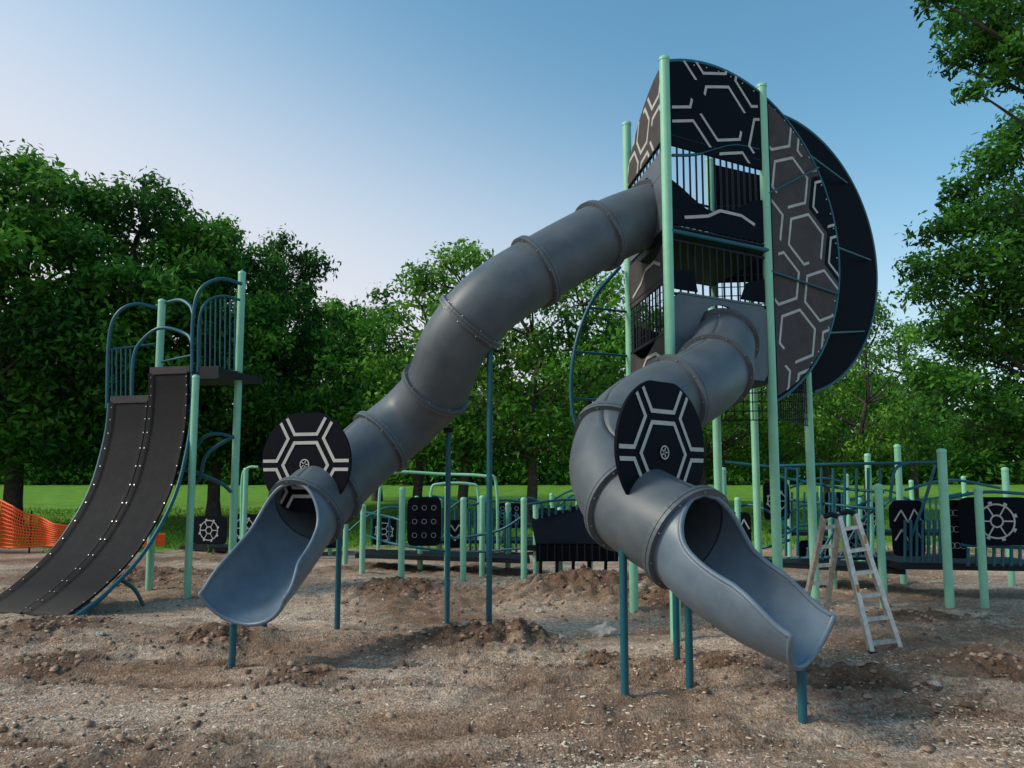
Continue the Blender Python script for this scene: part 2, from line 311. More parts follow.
# ---------------------------------------------------------------- tube slides
def make_slide(path,iexit,lens_joint):
    g=group('spiral_tube_slide')
    sub=30; C=cat([S(*q) for q in path],sub); N=len(C); R=0.405; ie=iexit*sub
    fr=[]
    for i in range(N):
        t=(C[min(i+1,N-1)]-C[max(i-1,0)]).normalized(); s=t.cross(Z).normalized(); u=s.cross(t); fr.append((t,s,u))
    def sm(x): x=max(0,min(1,x)); return x*x*(3-2*x)
    ns=44
    def prof(i,th):
        x=(i-ie); A=math.radians(179.7)
        rr=R
        if x>0:
            h=1-(1-.10)*(1-math.exp(-x/15.0))
            A=min(A,math.acos(-h))
            e=(i-ie)/(N-1-ie)
            A-=math.radians(28)*sm((e-0.6)/0.4); rr=R*(1+0.05*sm(e*1.5)+0.20*sm((e-0.6)/0.4))
        out=[]
        for k in range(ns+1):
            a=-A+2*A*k/ns; r2=rr-th
            out.append((r2*math.sin(a),-r2*math.cos(a)+(rr-R)))
        return out
    def build(name,i0,i1,m):
        b=B(name,g,m); vs=[]
        for i in range(i0,i1+1):
            t,s,u=fr[i]
            for (a,c) in prof(i,0): vs.append(C[i]+s*a+u*c)
            for (a,c) in prof(i,0.022)[::-1]: vs.append(C[i]+s*a+u*c)
        M=2*(ns+1); n=i1-i0+1
        fs=[[i*M+k,(i+1)*M+k,(i+1)*M+(k+1)%M,i*M+(k+1)%M] for i in range(n-1) for k in range(M)]
        for e,o in((0,0),(1,(n-1)*M)):
            for k in range(ns): fs.append([o+k,o+k+1,o+M-2-k,o+M-1-k])
        b.add(vs,fs,True); o=b.done(); return o
    build('enclosed_tube',0,ie,M_tube); build('open_chute',ie,N-1,M_chute)
    b=B('rolled_rim',g,M_chute)
    Ls=[];Rs=[]
    for i in range(ie+1,N):
        t,s,u=fr[i]; pr=prof(i,0.011); Ls.append(C[i]+s*pr[0][0]+u*pr[0][1]); Rs.append(C[i]+s*pr[-1][0]+u*pr[-1][1])
    t,s,u=fr[N-1]; end=[C[-1]+s*a+u*c for a,c in prof(N-1,0.011)][1:-1]
    t,s,u=fr[ie]; top=C[ie]+u*(R-.011)
    b.pipe([top+t*.002]+Ls+end+Rs[::-1]+[top],0.022,8); b.done()
    b=B('joint_flanges',g,M_tube); bb=B('joint_bolts',g,M_bolt); bs=B('joint_seam',g,M_flange)
    acc=0; nxt=0.12
    for i in range(1,ie+1):
        acc+=(C[i]-C[i-1]).length
        if acc>=nxt or i==ie:
            nxt+=lens_joint; t,s,u=fr[i]; 
            for dt in(-.020,.020):
                ring=[]
                for (o,rad) in((-.016,R+0.001),(-.016,R+.05),(.016,R+.05),(.016,R+.001)):
                    ring.append([C[i]+t*(dt+o)+(s*math.cos(2*math.pi*k/48)+u*math.sin(2*math.pi*k/48))*rad for k in range(48)])
                vs=sum(ring,[]); fs=[[j*48+k,j*48+(k+1)%48,(j+1)*48+(k+1)%48,(j+1)*48+k] for j in range(3) for k in range(48)]
                b.add(vs,fs,False)
            vs=[C[i]+t*o+(s*math.cos(2*math.pi*k/48)+u*math.sin(2*math.pi*k/48))*(R+.046) for o in(-.0045,.0045) for k in range(48)]
            bs.add(vs,[[k,(k+1)%48,48+(k+1)%48,48+k] for k in range(48)])
            for k in range(10):
                a=2*math.pi*k/10+.2; c0=C[i]+(s*math.cos(a)+u*math.sin(a))*(R+.026); bb.pipe([c0-t*.048,c0+t*.048],0.009,6)
    b.done(); bb.done(); bs.done()
    return g,C,fr,ie,R
g1,C1,f1,ie1,R_=make_slide([(658,212,9.6),(612,230,9.15),(552,262,8.8),(492,300,8.6),(455,343,8.75),(438,385,9.1),(410,417,9.35),(374,447,9.2),(338,480,8.75),(306,512,8.25),(285,540,7.9),(262,568,7.5),(240,588,7.15)],9,1.02)
g2,C2,f2,ie2,_=make_slide([(722,340,9.25),(716,368,8.5),(693,388,7.95),(655,405,7.6),(624,430,7.35),(612,465,7.05),(625,498,6.7),(653,519,6.35),(688,538,6.05),(720,565,5.8),(762,591,5.55),(817,614,5.3)],8,0.95)
def slide_post(g,u,vb,C,top=None,off=-0.38):
    b=B('support_post',g,M_teal); p=G(u,vb)
    top=S(u,top,p.y).z
    b.pipe([p-Z*.3,Vector((p.x,p.y,top))],0.034,12)
    b.done(); return p
slide_post(g1,232,666,C1,624); slide_post(g1,264,637,C1,610); slide_post(g1,337,634,C1,515); slide_post(g1,447,622,C1,430); slide_post(g1,489,638,C1,345)
slide_post(g2,803,727,C2,660); slide_post(g2,625,701,C2,500); slide_post(g2,690,690,C2,590); slide_post(g2,677,662,C2,560)
for g,u,vb,v in((g1,489,638,345),(g1,447,622,430)):
    b=B('support_bracket',g,M_dark); p=G(u,vb); t=S(u,v,p.y); b.box(Vector((p.x,p.y,t.z)),Vector((.06,0,0)),Vector((0,.06,0)),Z*.03); b.done()
def entry_disc(g,c,U,r,lo,seed,rot,off):
    V=Z; N=U.cross(V)
    o=disc_outline(r,56,box=(-r,-r*lo,r,r*0.96))
    shell_panel(g,c,U,V,o,s=r*0.60,rot=rot,seed=seed,fill=0,lw=0.021,off=off,th=0.014,gap=0,k0=.90)
    b=B('logo',g,M_line); cc=c-V*.05*r
    for sg in(-1,1):
        ringpoly(b,cc,U,V,N*sg,0.05,0.062,0.03,24)
        for k in range(5):
            a=k*1.2566; b.pipe([cc+N*sg*.026+(U*math.cos(a)+V*math.sin(a))*.012,cc+N*sg*.026+(U*math.cos(a)+V*math.sin(a))*.045],0.006,6)
    b.done()
def plan(a): a=math.radians(a); return Vector((math.cos(a),math.sin(a),0))
entry_disc(g1,S(306,462,8.33),plan(-18),0.575,0.98,3,0.0,(0,-.03))
entry_disc(g2,S(662,449,6.42),plan(41),0.61,1.0,5,0.0,(0,-.03))
# ---------------------------------------------------------------- tower
tw=group('playground_tower')
bm_=B('main_posts',tw,M_mint); bc=B('post_caps',tw,M_mint)
def tp(u,v,d,zt):
    g=S(u,v,d); g.z=0; bm_.pipe([g-Z*.3,g+Z*zt],0.062,18); bc.pipe([g+Z*(zt-.01),g+Z*(zt+.03),g+Z*(zt+.05)],[.068,.066,.03],18); return g
ZT=S(668,60,8.7).z
T1=tp(676,640,8.7,ZT); T2=tp(779,608,9.5,S(765,87,9.5).z); T4=tp(634,605,10.35,S(626,125,10.35).z); T6=tp(721,590,11.15,ZT-.2)
T3=tp(815,585,11.0,ZT-.2); T7=tp(759,570,12.6,6.0)
bm_.done(); bc.done()
U=(T2-T1).normalized(); Lw=(T2-T1).length; NF=U.cross(Z)
W=(T4-T1).normalized(); Ll=(T4-T1).length
z1,z2=S(722,240,9.1).z,S(722,375,9.1).z
b=B('decks',tw,M_dark)
def deck(a,c,d,e,z,t=.06): b.prism([a+Z*z,c+Z*z,d+Z*z,e+Z*z],Z,t)
deck(T1,T2,T6,T4,z1); deck(T1,T2,T6,T4,z2); deck(T2,T3,T7,T6,z2+.6)
b.done()
def bars(parent,a,c,zb,zt,n,m=M_teal,r=.011,rr=.02):
    b=B('barrier_bars',parent,m); d=(c-a)
    for z in(zb,zt): b.pipe([a+d*.04+Z*z,a+d*.96+Z*z],rr,8)
    for k in range(1,n): b.pipe([a+d*(.04+.92*k/n)+Z*zb,a+d*(.04+.92*k/n)+Z*zt],r,6)
    b.done()
C0=(T1+T2)*.5; C0.z=S(718,236,9.1).z; RS=2.24
uu=Lw/2
f=lambda v,d:S(722,v,d).z-C0.z
shell_panel(tw,C0,U,Z,disc_outline(RS,72,box=(-uu+.06,f(158,9.1),uu-.06,RS)),s=.5,rot=.25,seed=2,fill=.0,off=(.1,0),gap=2,lw=.021)
shell_panel(tw,C0,U,Z,disc_outline(RS,72,box=(uu+.06,-RS,RS,RS)),s=.46,rot=.35,seed=4,fill=.75,off=(.0,.2),gap=1,lw=.021)
def wavy(a,c,zb,zt,seed,taupe=True,amp=.12):
    d=c-a; L=d.length; u=d.normalized(); N=u.cross(Z); M=M_taupe if taupe else M_navy
    b=B('wavy_panel',tw,M); n=14; top=[a+u*(.07+(L-.14)*k/n)+Z*(zt+amp*math.sin(k/n*5.5+seed)) for k in range(n+1)]
    for k in range(n):
        x0,x1=top[k],top[k+1]; lo0=Vector((x0.x,x0.y,zb)); lo1=Vector((x1.x,x1.y,zb))
        b.prism([lo0,lo1,x1,x0],N,.015)
    b.done()
    b=B('inlay_lines',tw,M_line)
    zc=(zb+zt)/2; h=(zt-zb)*.25; pts=[(.15,-h),(.38,-h*.2),(.5,h*.8),(.72,h*.8),(.86,0)]
    for sgn in(1,-1):
        for i in range(len(pts)-1):
            p=a+u*L*pts[i][0]+Z*(zc+pts[i][1])+N*.024*sgn; q=a+u*L*pts[i+1][0]+Z*(zc+pts[i+1][1])+N*.024*sgn; dd=(q-p).normalized(); w=dd.cross(N)*.02
            b.add([p-w,q-w,q+w,p+w],[[0,1,2,3]])
    b.done()
wavy(T1,T2,z1+.08,z1+.5,2.2,False,.16)
bars(tw,T1,T2,z1+.05,z1+1.2,15,M_dark,.013)
b=B('arched_barrier_rail',tw,M_teal); b.pipe([T1+U*.1+Z*(z1+.95),T1+U*.5+Z*(z1+1.05),T1+U*1.1+Z*(z1+1.3),T2-U*.1+Z*(z1+1.35)],.02,8,curve=8)
b.pipe([T1+Z*(z1-.02)+NF*.03,T2+Z*(z1-.02)+NF*.03],.03,8); b.done()
bars(tw,T1,T2,z1-.78,z1-.12,13,M_dark,.013)
b=B('mid_panels',tw,M_navy); b.prism([T1+U*.08+Z*(z1-.72),T1+U*.45+Z*(z1-.72),T1+U*.38+Z*(z1-.45),T1+U*.08+Z*(z1-.5)],NF,.012)
b.prism([T2-U*.5+Z*(z1-.72),T2-U*.08+Z*(z1-.72),T2-U*.08+Z*(z1-.4),T2-U*.4+Z*(z1-.5)],NF,.012); b.done()
def surround(a,c,zc,r,hh):
    d=c-a; L=d.length; u=d.normalized(); N=u.cross(Z); m_=(a+c)/2; m_.z=zc; b=B('slide_entry_panel',tw,M_tube); n=40
    for k in range(n):
        a0,a1=2*math.pi*k/n,2*math.pi*(k+1)/n
        def sq(t):
            x,y=math.cos(t),math.sin(t); k_=1/max(abs(x)/(L/2-.06),abs(y)/hh); return m_+u*x*k_+Z*y*k_
        ci=lambda t:m_+u*math.cos(t)*r+Z*math.sin(t)*r
        b.prism([ci(a0),ci(a1),sq(a1),sq(a0)],N,.018)
    b.done()
surround(T1,T2,C2[0].z,.41,.50); surround(T4,T1,C1[0].z,.41,.5)
zl=1.15
shell_panel(tw,Vector((T4.x,T4.y,C0.z-.05)),-W,Z,clip([(x+Ll*1.0,y) for x,y in disc_outline(RS-.12,72)],[(.07,zl),(Ll-.07,zl),(Ll-.07,3),(.07,3)]),s=.36,rot=.1,seed=8,fill=1)
bars(tw,T4,T1,z1+.75,z1+1.35,11,M_dark)
wavy(T4,T1,z1-.62,z1-.12,1.0); bars(tw,T4,T1,z1-1.25,z1-.55,11,M_dark); wavy(T4,T1,z2-.05,z2+.42,2.5)
bt=B('shell_rim',tw,M_teal)
rim=[C0+U*RS*math.cos(a)+Z*RS*math.sin(a)+NF*0 for a in np.linspace(math.radians(112),math.radians(-66),60)]
bt.pipe(rim,.026,8)
CR=S(783,252,10.9); RR=2.17
bt.pipe([CR+U*RR*math.cos(a)+Z*RR*math.sin(a) for a in np.linspace(math.radians(90),math.radians(-75),50)],.028,8)
for a0 in (40,5,-28):
    a=math.radians(a0); p=C0+U*RS*math.cos(a)+Z*RS*math.sin(a); q=CR+U*RR*math.cos(a)+Z*RR*math.sin(a)-NF*.05; bt.pipe([p,q],.016,6)
bt.pipe([T2+Z*(C0.z+.7)+NF*.05,C0+U*RS*math.cos(.6)+Z*RS*math.sin(.6)+NF*.05],.014,6); bt.pipe([T2+Z*(C0.z-.35)+NF*.05,C0+U*RS*.96+Z*(-.5)+NF*.05],.016,6)
bt.done()
b=B('shell_rim_bolts',tw,M_bolt)
for a in np.linspace(math.radians(100),math.radians(-60),30): p=C0+(U*math.cos(a)+Z*math.sin(a))*(RS-.06); b.pipe([p-NF*.03,p+NF*.03],.011,6)
b.done()
b=B('rear_shell_panel',tw,M_navy); b.prism([CR+U*p[0]+Z*p[1] for p in disc_outline(RR-.02,72,box=(-.3,-RR,RR,RR))],NF,.018); b.done()
b=B('climbing_arc',tw,M_teal); arc=[S(u_,v_,d_) for u_,v_,d_ in((620,267,10.3),(594,298,10.1),(577,340,10.0),(571,388,10.0),(577,428,10.0),(598,462,10.1),(628,478,10.3))]
A_=cat(arc,8); b.pipe(A_,.028,8)
for k in(10,18,26,34,42): b.pipe([A_[k],Vector((T4.x,T4.y,A_[k].z))],.018,6)
b.done()
b=B('climbing_net',tw,M_dark)
def net(a,c,zb,zt,st=.13,r=.008):
    d=c-a; L=d.length; u=d.normalized(); n=int(L/st); mz=int((zt-zb)/st)
    for k in range(n+1): b.pipe([a+u*(L*k/n)+Z*zb,a+u*(L*k/n)+Z*zt],r,4)
    for k in range(mz+1): b.pipe([a+Z*(zb+(zt-zb)*k/mz),c+Z*(zb+(zt-zb)*k/mz)],r,4)
net(T6,T3,z2-.4,z1+.2); net(T2,T3,z2-.5,z1+.4,.1); net(T1,T4,z2+.5,z1-.1,.1,.006)
b.done()
bars(tw,T4,T6,z1+.1,z1+1.2,12,M_dark); bars(tw,T6,T3,z1+.1,z1+1.2,12,M_dark)
b=B('rear_panels',tw,M_navy); b.prism([T6+Z*(z1),T3+Z*(z1),T3+Z*(z1+1.5),T6+Z*(z1+1.9)],(T3-T6).normalized().cross(Z),.015); b.prism([T4+Z*z1,T6+Z*z1,T6+Z*(z1+.55),T4+Z*(z1+.7)],NF,.012)
b.prism([T4+Z*(z2),T6+Z*(z2),T6+Z*(z2+.7),T4+Z*(z2+.9)],NF,.012); b.done()
# ---------------------------------------------------------------- wide slide at left
ws=group('wide_slide_tower')
b=B('main_posts',ws,M_mint); bc=B('post_caps',ws,M_mint)
P1=post(b,231,590,274,.062,cap=bc); P2=post(b,149,590,302,.062,cap=bc); P3=post(b,187,598,378,.055,cap=bc)
b.done(); bc.done()
Re=cat([S(*q) for q in((190,372,11.75),(190,400,11.7),(186,440,11.55),(172,495,11.2),(142,550,10.65),(105,590,10.15),(70,617,9.75))],6)
WV=Vector((-1.45,.36,0)); n=len(Re)
def lane(name,w0,w1,k0,dz=0):
    b=B(name,ws,M_wide); vs=[]; prf=[]
    m=12
    for j in range(m+1):
        t=j/m; side=max(0,(abs(t-.5)-.42)/.08); prf.append((w0+(w1-w0)*t,.05*side**1.5))
    for i in range(k0,n):
        T=(Re[min(i+1,n-1)]-Re[max(i-1,0)]).normalized(); N_=T.cross(WV.normalized()).normalized()
        if N_.z<0: N_=-N_
        for w,hh in prf: vs.append(Re[i]+WV*w+N_*hh)
        for w,hh in prf[::-1]: vs.append(Re[i]+WV*w+N_*(hh-.03))
    M=2*(m+1); c=n-k0
    b.add(vs,[[i*M+k,i*M+(k+1)%M,(i+1)*M+(k+1)%M,(i+1)*M+k] for i in range(c-1) for k in range(M)]+[[(c-1)*M+k,(c-1)*M+k+1,(c-1)*M+M-2-k,(c-1)*M+M-1-k] for k in range(m)],True); b.done()
lane('slide_bed',0.01,.495,0); lane('slide_bed',.505,.99,6)
b=B('side_rails',ws,M_teal); b.pipe([p-WV*.03-Z*.02 for p in Re],.03,10); b.pipe([p+WV*1.02-Z*.02 for p in Re[6:]],.03,10)
b.pipe([S(72,622,9.7),S(100,600,10.1),S(122,576,10.6)],.026,8,curve=5); b.pipe([S(118,578,10.6),S(135,590,10.7),S(146,612,10.8)],.026,8,curve=5)
b.pipe([S(-10,618,9.9),S(72,622,9.7)],.026,8)
b.done()
b=B('rail_bolts',ws,M_bolt)
for k in range(1,n-1,2):
    for w in(.03,.475,.525,.97):
        if w>.5 and k<7: continue
        T=(Re[min(k+1,n-1)]-Re[k-1]).normalized(); N_=T.cross(WV.normalized()).normalized(); N_=N_ if N_.z>0 else -N_
        p=Re[k]+WV*w; b.pipe([p,p+N_*.035],.009,6)
b.done()
b=B('top_plates',ws,M_taupe); n0=Vector((WV.y,-WV.x,0)).normalized()
p=Re[0]; b.box(p+WV*.25+Z*.04-n0*.0,WV*.25,n0*.02,Z*.06); p=Re[6]; b.box(p+WV*.75+Z*.04,WV*.25,n0*.02,Z*.06); b.done()
b=B('deck',ws,M_dark); D0=Re[0].copy(); back=-n0
if back.y<0: back=-back
b.prism([D0-WV*.36,D0+WV*.5,D0+WV*.5+back*1.2,D0-WV*.36+back*1.2],Z,.05)
D1=Re[6]; b.prism([D1+WV*.5,D1+WV*1.0,D1+WV*1.0+back*1.2,D1+WV*.5+back*1.2],Z,.05)
b.box(D0-WV*.19-Z*.02,WV*.17,n0*.02,Z*.1); b.done()
b=B('hand_hoops',ws,M_teal)
def hoop(pts,r=.03): b.pipe([S(*q) for q in pts],r,8,curve=6)
hoop(((192,372,11.7),(193,318,11.7),(200,290,11.75),(220,279,11.9),(242,284,12.1)))
hoop(((198,372,11.7),(199,322,11.7),(206,303,11.75),(222,296,11.9),(240,300,12.1)),.022)
b.pipe([S(196,368,11.7),S(238,372,12.1)],.02,8)
hoop(((107,408,12.3),(109,340,12.3),(117,314,12.3),(135,304,12.4),(157,308,12.6)))
hoop(((132,404,12.2),(133,362,12.2),(140,343,12.2),(160,328,12.1),(186,334,12),(193,345,11.8)))
hoop(((157,306,12.6),(178,300,12.2),(190,306,12),(194,318,11.8)))
b.pipe([S(107,350,12.3),S(155,344,12.5)],.02,8); b.pipe([S(160,362,12.4),S(193,355,11.8)],.02,8)
hoop(((196,447,12),(206,436,12),(220,434,12.1),(234,438,12.2))); hoop(((192,480,12),(200,478,12),(205,458,12),(214,448,12.1),(234,436,12.2)))
hoop(((186,470,11.9),(200,474,12),(222,484,12.2),(231,492,12.3)))
b.done()
b=B('barrier_bars',ws,M_teal)
for k in range(8):
    u_=201+k*4.9; b.pipe([S(u_,299 if k>1 else 306,11.75+k*.04),S(u_-.8,370,11.75+k*.04)],.012,6)
for k in range(5):
    u_=112+k*4.6; b.pipe([S(u_,349,12.3),S(u_,404,12.3)],.012,6)
b.done()
# ---------------------------------------------------------------- background play structures
def gear(b,c,U_,V_,N_,r):
    for s_ in(.026,-.026):
        ringpoly(b,c,U_,V_,N_,r*.8,r*.88,s_); ringpoly(b,c,U_,V_,N_,r*.25,r*.33,s_)
        for k in range(6):
            a=k*math.pi/3; p=c+(U_*math.cos(a)+V_*math.sin(a))*r*.33+N_*s_; q=c+(U_*math.cos(a)+V_*math.sin(a))*r*.8+N_*s_; w=(U_*-math.sin(a)+V_*math.cos(a))*r*.035
            b.add([p-w,q-w,q+w,p+w],[[0,1,2,3]])
        for k in range(8):
            a=k*math.pi/4
            p=c+(U_*math.cos(a+.3)+V_*math.sin(a+.3))*r*.88+N_*s_; q=p+(U_*math.cos(a+.3)+V_*math.sin(a+.3))*r*.12; w=(U_*-math.sin(a+.3)+V_*math.cos(a+.3))*r*.09; b.add([p-w,q-w,q+w,p+w],[[0,1,2,3]])
def deck_structure(posts,rails,decks,panels,hoops,name='play_structure'):
    g=group(name); b=B('posts',g,M_mint); bc=B('post_caps',g,M_mint)
    for q in posts: post(b,q[0],q[1],q[2],q[3] if len(q)>3 else .055,cap=bc)
    b.done(); bc.done(); b=B('rails',g,M_teal)
    for q in rails: b.pipe([S(*x) for x in q],.024,8,curve=5 if len(q)>2 else 0)
    b.done()
    b=B('decks',g,M_dark)
    for u0,u1,v,d0,d1,t in decks:
        a,c=S(u0,v,d0),S(u1,v,d1); z=a.z; c.z=z; b.prism([a,c,c+Vector((0,1.1,0)),a+Vector((0,1.1,0))],Z,t)
    b.done()
    for k,(u0,v0,u1,v1,d0,d1,kind) in enumerate(panels):
        a=S(u0,v1,d0); c=S(u1,v1,d1); top=S(u0,v0,d0).z; U_=(c-a); U_.z=0; L=U_.length; U_.normalize(); N_=U_.cross(Z); hh=top-a.z
        o=a+U_*L/2+Z*hh/2; b=B('panel',g,M_navy)
        pts=[]
        for i in range(40):
            t=2*math.pi*i/40; e=.28
            cx,sy=math.cos(t),math.sin(t); pts.append(o+U_*(L/2*math.copysign(abs(cx)**e,cx))+Z*(hh/2*math.copysign(abs(sy)**e,sy)))
        b.prism(pts,N_,.018); b.done()
        b=B('panel_artwork',g,M_line)
        if kind=='bars':
            for s_ in(.024,-.024):
                for i in range(3):
                    for j in range(3): ringpoly(b,o+U_*(i-1)*L*.28+Z*(j-1)*hh*.28,U_,Z,N_,.04,.046,s_,12)
        elif kind=='gear':
            m_=max(1,int(L/hh+.3))
            for i in range(m_): gear(b,o+U_*L*((i+.5)/m_-.5),U_,Z,N_,min(hh,L)*(.42 if i%2==0 else .3))
        elif kind=='zig':
            for s_ in(.024,-.024):
                for off_ in(-.22,.12):
                    pp=[(-.42,off_),(-.2,off_+.2),(0,off_-.02),(.2,off_+.22),(.42,off_)]
                    for i in range(4):
                        p=o+U_*L*pp[i][0]+Z*hh*pp[i][1]+N_*s_; q=o+U_*L*pp[i+1][0]+Z*hh*pp[i+1][1]+N_*s_; w=(q-p).normalized().cross(N_)*.011; b.add([p-w,q-w,q+w,p+w],[[0,1,2,3]])
        b.done()
    if hoops:
        b=B('arch_rails',g,M_mint)
        for q in hoops: b.pipe([S(*x) for x in q],.03,8,curve=6)
        b.done()
    return g
def barline(u0,u1,v0,v1,d0,d1,n): return [[(u0+(u1-u0)*k/n,v0,d0+(d1-d0)*k/n),(u0+(u1-u0)*k/n,v1,d0+(d1-d0)*k/n)] for k in range(n+1)]
deck_structure([(884,607,487),(904,585,447),(950,609,452,.062),(873,580,456),(985,608,490),(740,585,500),(1040,600,460),(834,590,520),(726,580,470),(1012,585,470),(862,572,500)],
 [[(775,466,12.5),(840,464,12),(905,463,11.6),(942,462,11.4)],[(775,476,12.5),(840,488,12),(884,492,11.5)],[(790,500,12.5),(884,510,11.5)],[(725,462,13),(800,470,12.6)],
  [(935,465,11.2),(925,500,11.2),(912,535,11.3),(905,560,11.4)],[(890,500,11.4),(895,470,11.4),(910,462,11.4)],[(948,498,11),(985,492,11),(1030,494,10.9)],[(728,560,13),(884,556,11.6)],
  [(960,545,11),(1030,548,11)],[(820,555,12),(845,515,12),(870,500,12)],[(838,560,12),(862,520,12),(884,505,12)],[(722,520,13),(745,505,13),(770,512,12.6),(790,530,12.4)],[(722,545,13),(760,548,12.8),(790,540,12.4)],
  [(780,520,13.5),(805,505,13.5),(830,520,13.4),(855,508,13.3)],[(780,538,13.5),(805,525,13.5),(830,540,13.4),(855,528,13.3)],[(905,490,13),(950,480,13),(1000,488,13)]]
  +barline(786,880,468,556,12.4,11.6,8)+barline(905,940,520,562,11.3,11.2,6)+barline(968,1020,548,566,11,10.9,6),
 [(725,905,562,13,11.6,.04),(900,1060,566,11.3,11.0,.05)],
 [(893,500,926,556,11.4,11.3,'zig'),(960,497,1035,545,11,10.9,'gear'),(948,500,968,558,11.2,11.1,'bars'),(728,512,752,556,13,12.9,'zig'),(764,482,790,520,13.5,13.5,'gear'),(800,540,832,566,13,13,'gear'),(846,530,868,560,12.6,12.6,'bars')],
 [])
deck_structure([(362,575,507),(401,585,490),(447,578,488),(463,584,500),(482,576,498),(524,586,500),(536,580,505),(560,575,510),(188,560,512),(243,560,470),(590,575,505),(420,570,500),(508,570,505),(345,566,515)],
 [[(365,512,15),(400,520,14),(430,536,14),(463,538,13.8)],[(463,538,13.8),(500,530,13.6),(525,515,13.4)],[(365,535,15),(400,545,14),(463,552,13.8),(525,548,13.4)],
  [(318,520,15),(340,512,15),(362,510,15)],[(525,505,13.4),(560,500,13.8),(600,500,14)],[(525,525,13.4),(600,522,14)],[(470,505,15),(500,500,15),(525,502,15)],[(318,520,15),(322,556,15)],[(258,530,17),(300,528,16),(318,522,15)],
  [(340,540,16),(362,520,16),(385,508,16),(400,508,16)],[(445,512,16),(470,498,16),(500,512,16),(525,518,16)],[(560,505,15),(575,495,15),(600,508,15),(622,505,15)]]
  +barline(470,522,512,552,15,15,9)+barline(372,398,515,545,15,15,3)+barline(542,612,505,530,13.6,14,10),
 [(355,530,556,15,14,.04),(525,625,548,13.5,13.5,.05),(180,262,548,19,18,.04)],
 [(407,497,441,546,13.6,13.6,'bars'),(192,516,226,544,18.5,18.3,'gear'),(228,514,260,542,18.3,18.2,'gear'),(285,512,318,545,17,17,'gear'),(372,518,396,545,16,16,'gear'),(497,503,522,528,16,16,'bars'),(445,520,465,548,16,16,'zig'),(538,508,562,530,15,15,'gear'),(570,506,610,528,15,15,'zig'),(322,522,343,548,16,16,'zig')],
 [((378,550,14.5),(380,490,14.5),(388,476,14.5),(400,472,14.5),(440,474,14.5),(484,476,14.3),(496,484,14.3),(498,550,14.3)),((241,545,17),(242,480,17),(248,468,17),(258,467,17)),((430,540,15.5),(431,492,15.5),(440,484,15.5),(470,484,15.5),(478,492,15.5),(479,540,15.5))])
# farther play equipment
deck_structure([(272,556,505,.05),(300,554,500,.05),(330,556,500,.05),(416,558,498,.05),(440,556,500,.05),(490,558,492,.05),(552,558,495,.05),(578,556,498,.05),(610,558,492,.05),(790,560,480,.05),(824,558,485,.05),(850,560,476,.05),(915,560,482,.05),(968,560,478,.05)],
 [[(272,512,17.5),(285,500,17.5),(300,505,17.5),(330,512,17.5)],[(416,505,17.5),(430,496,17.5),(450,500,17.5),(490,508,17.5)],[(552,500,17.5),(575,490,17.5),(600,498,17.5),(612,505,17.5)],[(790,488,17),(820,478,17),(850,484,17)],[(850,500,17),(885,490,17),(915,500,17),(968,492,17)],[(272,540,17.5),(330,540,17.5)],[(416,540,17.5),(612,540,17.5)],[(790,530,17),(968,530,17)],[(500,545,17),(512,505,17),(530,498,17),(545,510,17),(550,545,17)],[(870,540,16),(885,505,16),(905,498,16),(925,515,16),(930,545,16)]]
  +barline(552,610,502,540,17.5,17.5,9)+barline(275,328,512,540,17.5,17.5,8)+barline(792,848,492,530,17,17,9)+barline(918,966,500,530,17,17,8)+barline(442,488,508,540,17.5,17.5,7),
 [(268,335,542,17.5,17.5,.04),(412,616,542,17.5,17.5,.04),(785,972,534,17,17,.04)],
 [(303,508,326,538,17.6,17.6,'gear'),(420,508,438,538,17.6,17.6,'zig'),(582,508,606,538,17.6,17.6,'gear'),(826,492,848,528,17.1,17.1,'bars'),(856,502,880,530,17.1,17.1,'gear'),(890,504,912,530,17.1,17.1,'zig')],[])
g=group('playground_climbing_wall'); b=B('wall_panels',g,M_navy)
a=S(536,545,13); c=S(618,545,13); b.prism([a,c,c+Vector((0.1,.8,.55)),a+Vector((-.1,.8,.55))],Vector((0,-.56,.83)),.03)
b.prism([a-Z*.02,c-Z*.02,c+Z*-.28,a+Z*-.28],Vector((0,-1,0)),.03); b.done(bevel=.01)
b=B('frame_legs',g,M_dark)
for k in range(5):
    p=a+(c-a)*(k+.3)/5; b.pipe([p+Vector((0,.1,-.25)),Vector((p.x,p.y+.3,-.1))],.03,8)
for k in range(11):
    p=a+(c-a)*(k+.5)/11; b.pipe([p+Vector((0,-.05,-.26)),p+Vector((0,-.05,.02))],.012,6)
b.done()
# ---------------------------------------------------------------- step ladder
g=group('stepladder'); b=B('front_and_rear_rails',g,M_alu)
g0=G(872,657); g1_=G(901,654); top0=S(839,517,g0.y+.35); top1=S(855,514,g0.y+.35)
def rail(p,q,wx=.024,wy=.036):
    d=(q-p); t=d.normalized(); s=Vector((1,0,0)); s=(s-t*s.dot(t)).normalized(); n_=t.cross(s); b.box((p+q)/2,s*wx,n_*wy,t*d.length/2)
A0,A1,B0,B1=Vector((g0.x,g0.y,.02)),Vector((g1_.x,g1_.y,.02)),top0,top1
rail(A0,B0);rail(A1,B1)
r0=G(801,626); r1=G(824,628); R0,R1=Vector((r0.x,r0.y,.02)),Vector((r1.x,r1.y,.02)); Q0=S(824,517,g0.y+.42); Q1=S(840,514,g0.y+.42)
rail(R0,Q0); rail(R1,Q1); b.done(bevel=.004)
b=B('rungs',g,M_alu)
for k in range(6):
    t=.08+.165*k
    for (x0,x1,y0,y1) in((A0,A1,B0,B1),(R0,R1,Q0,Q1)):
        p=x0.lerp(y0,t); q=x1.lerp(y1,t); b.box((p+q)/2,(q-p)/2,Vector((0,.03,0)),Z*.018)
b.done()
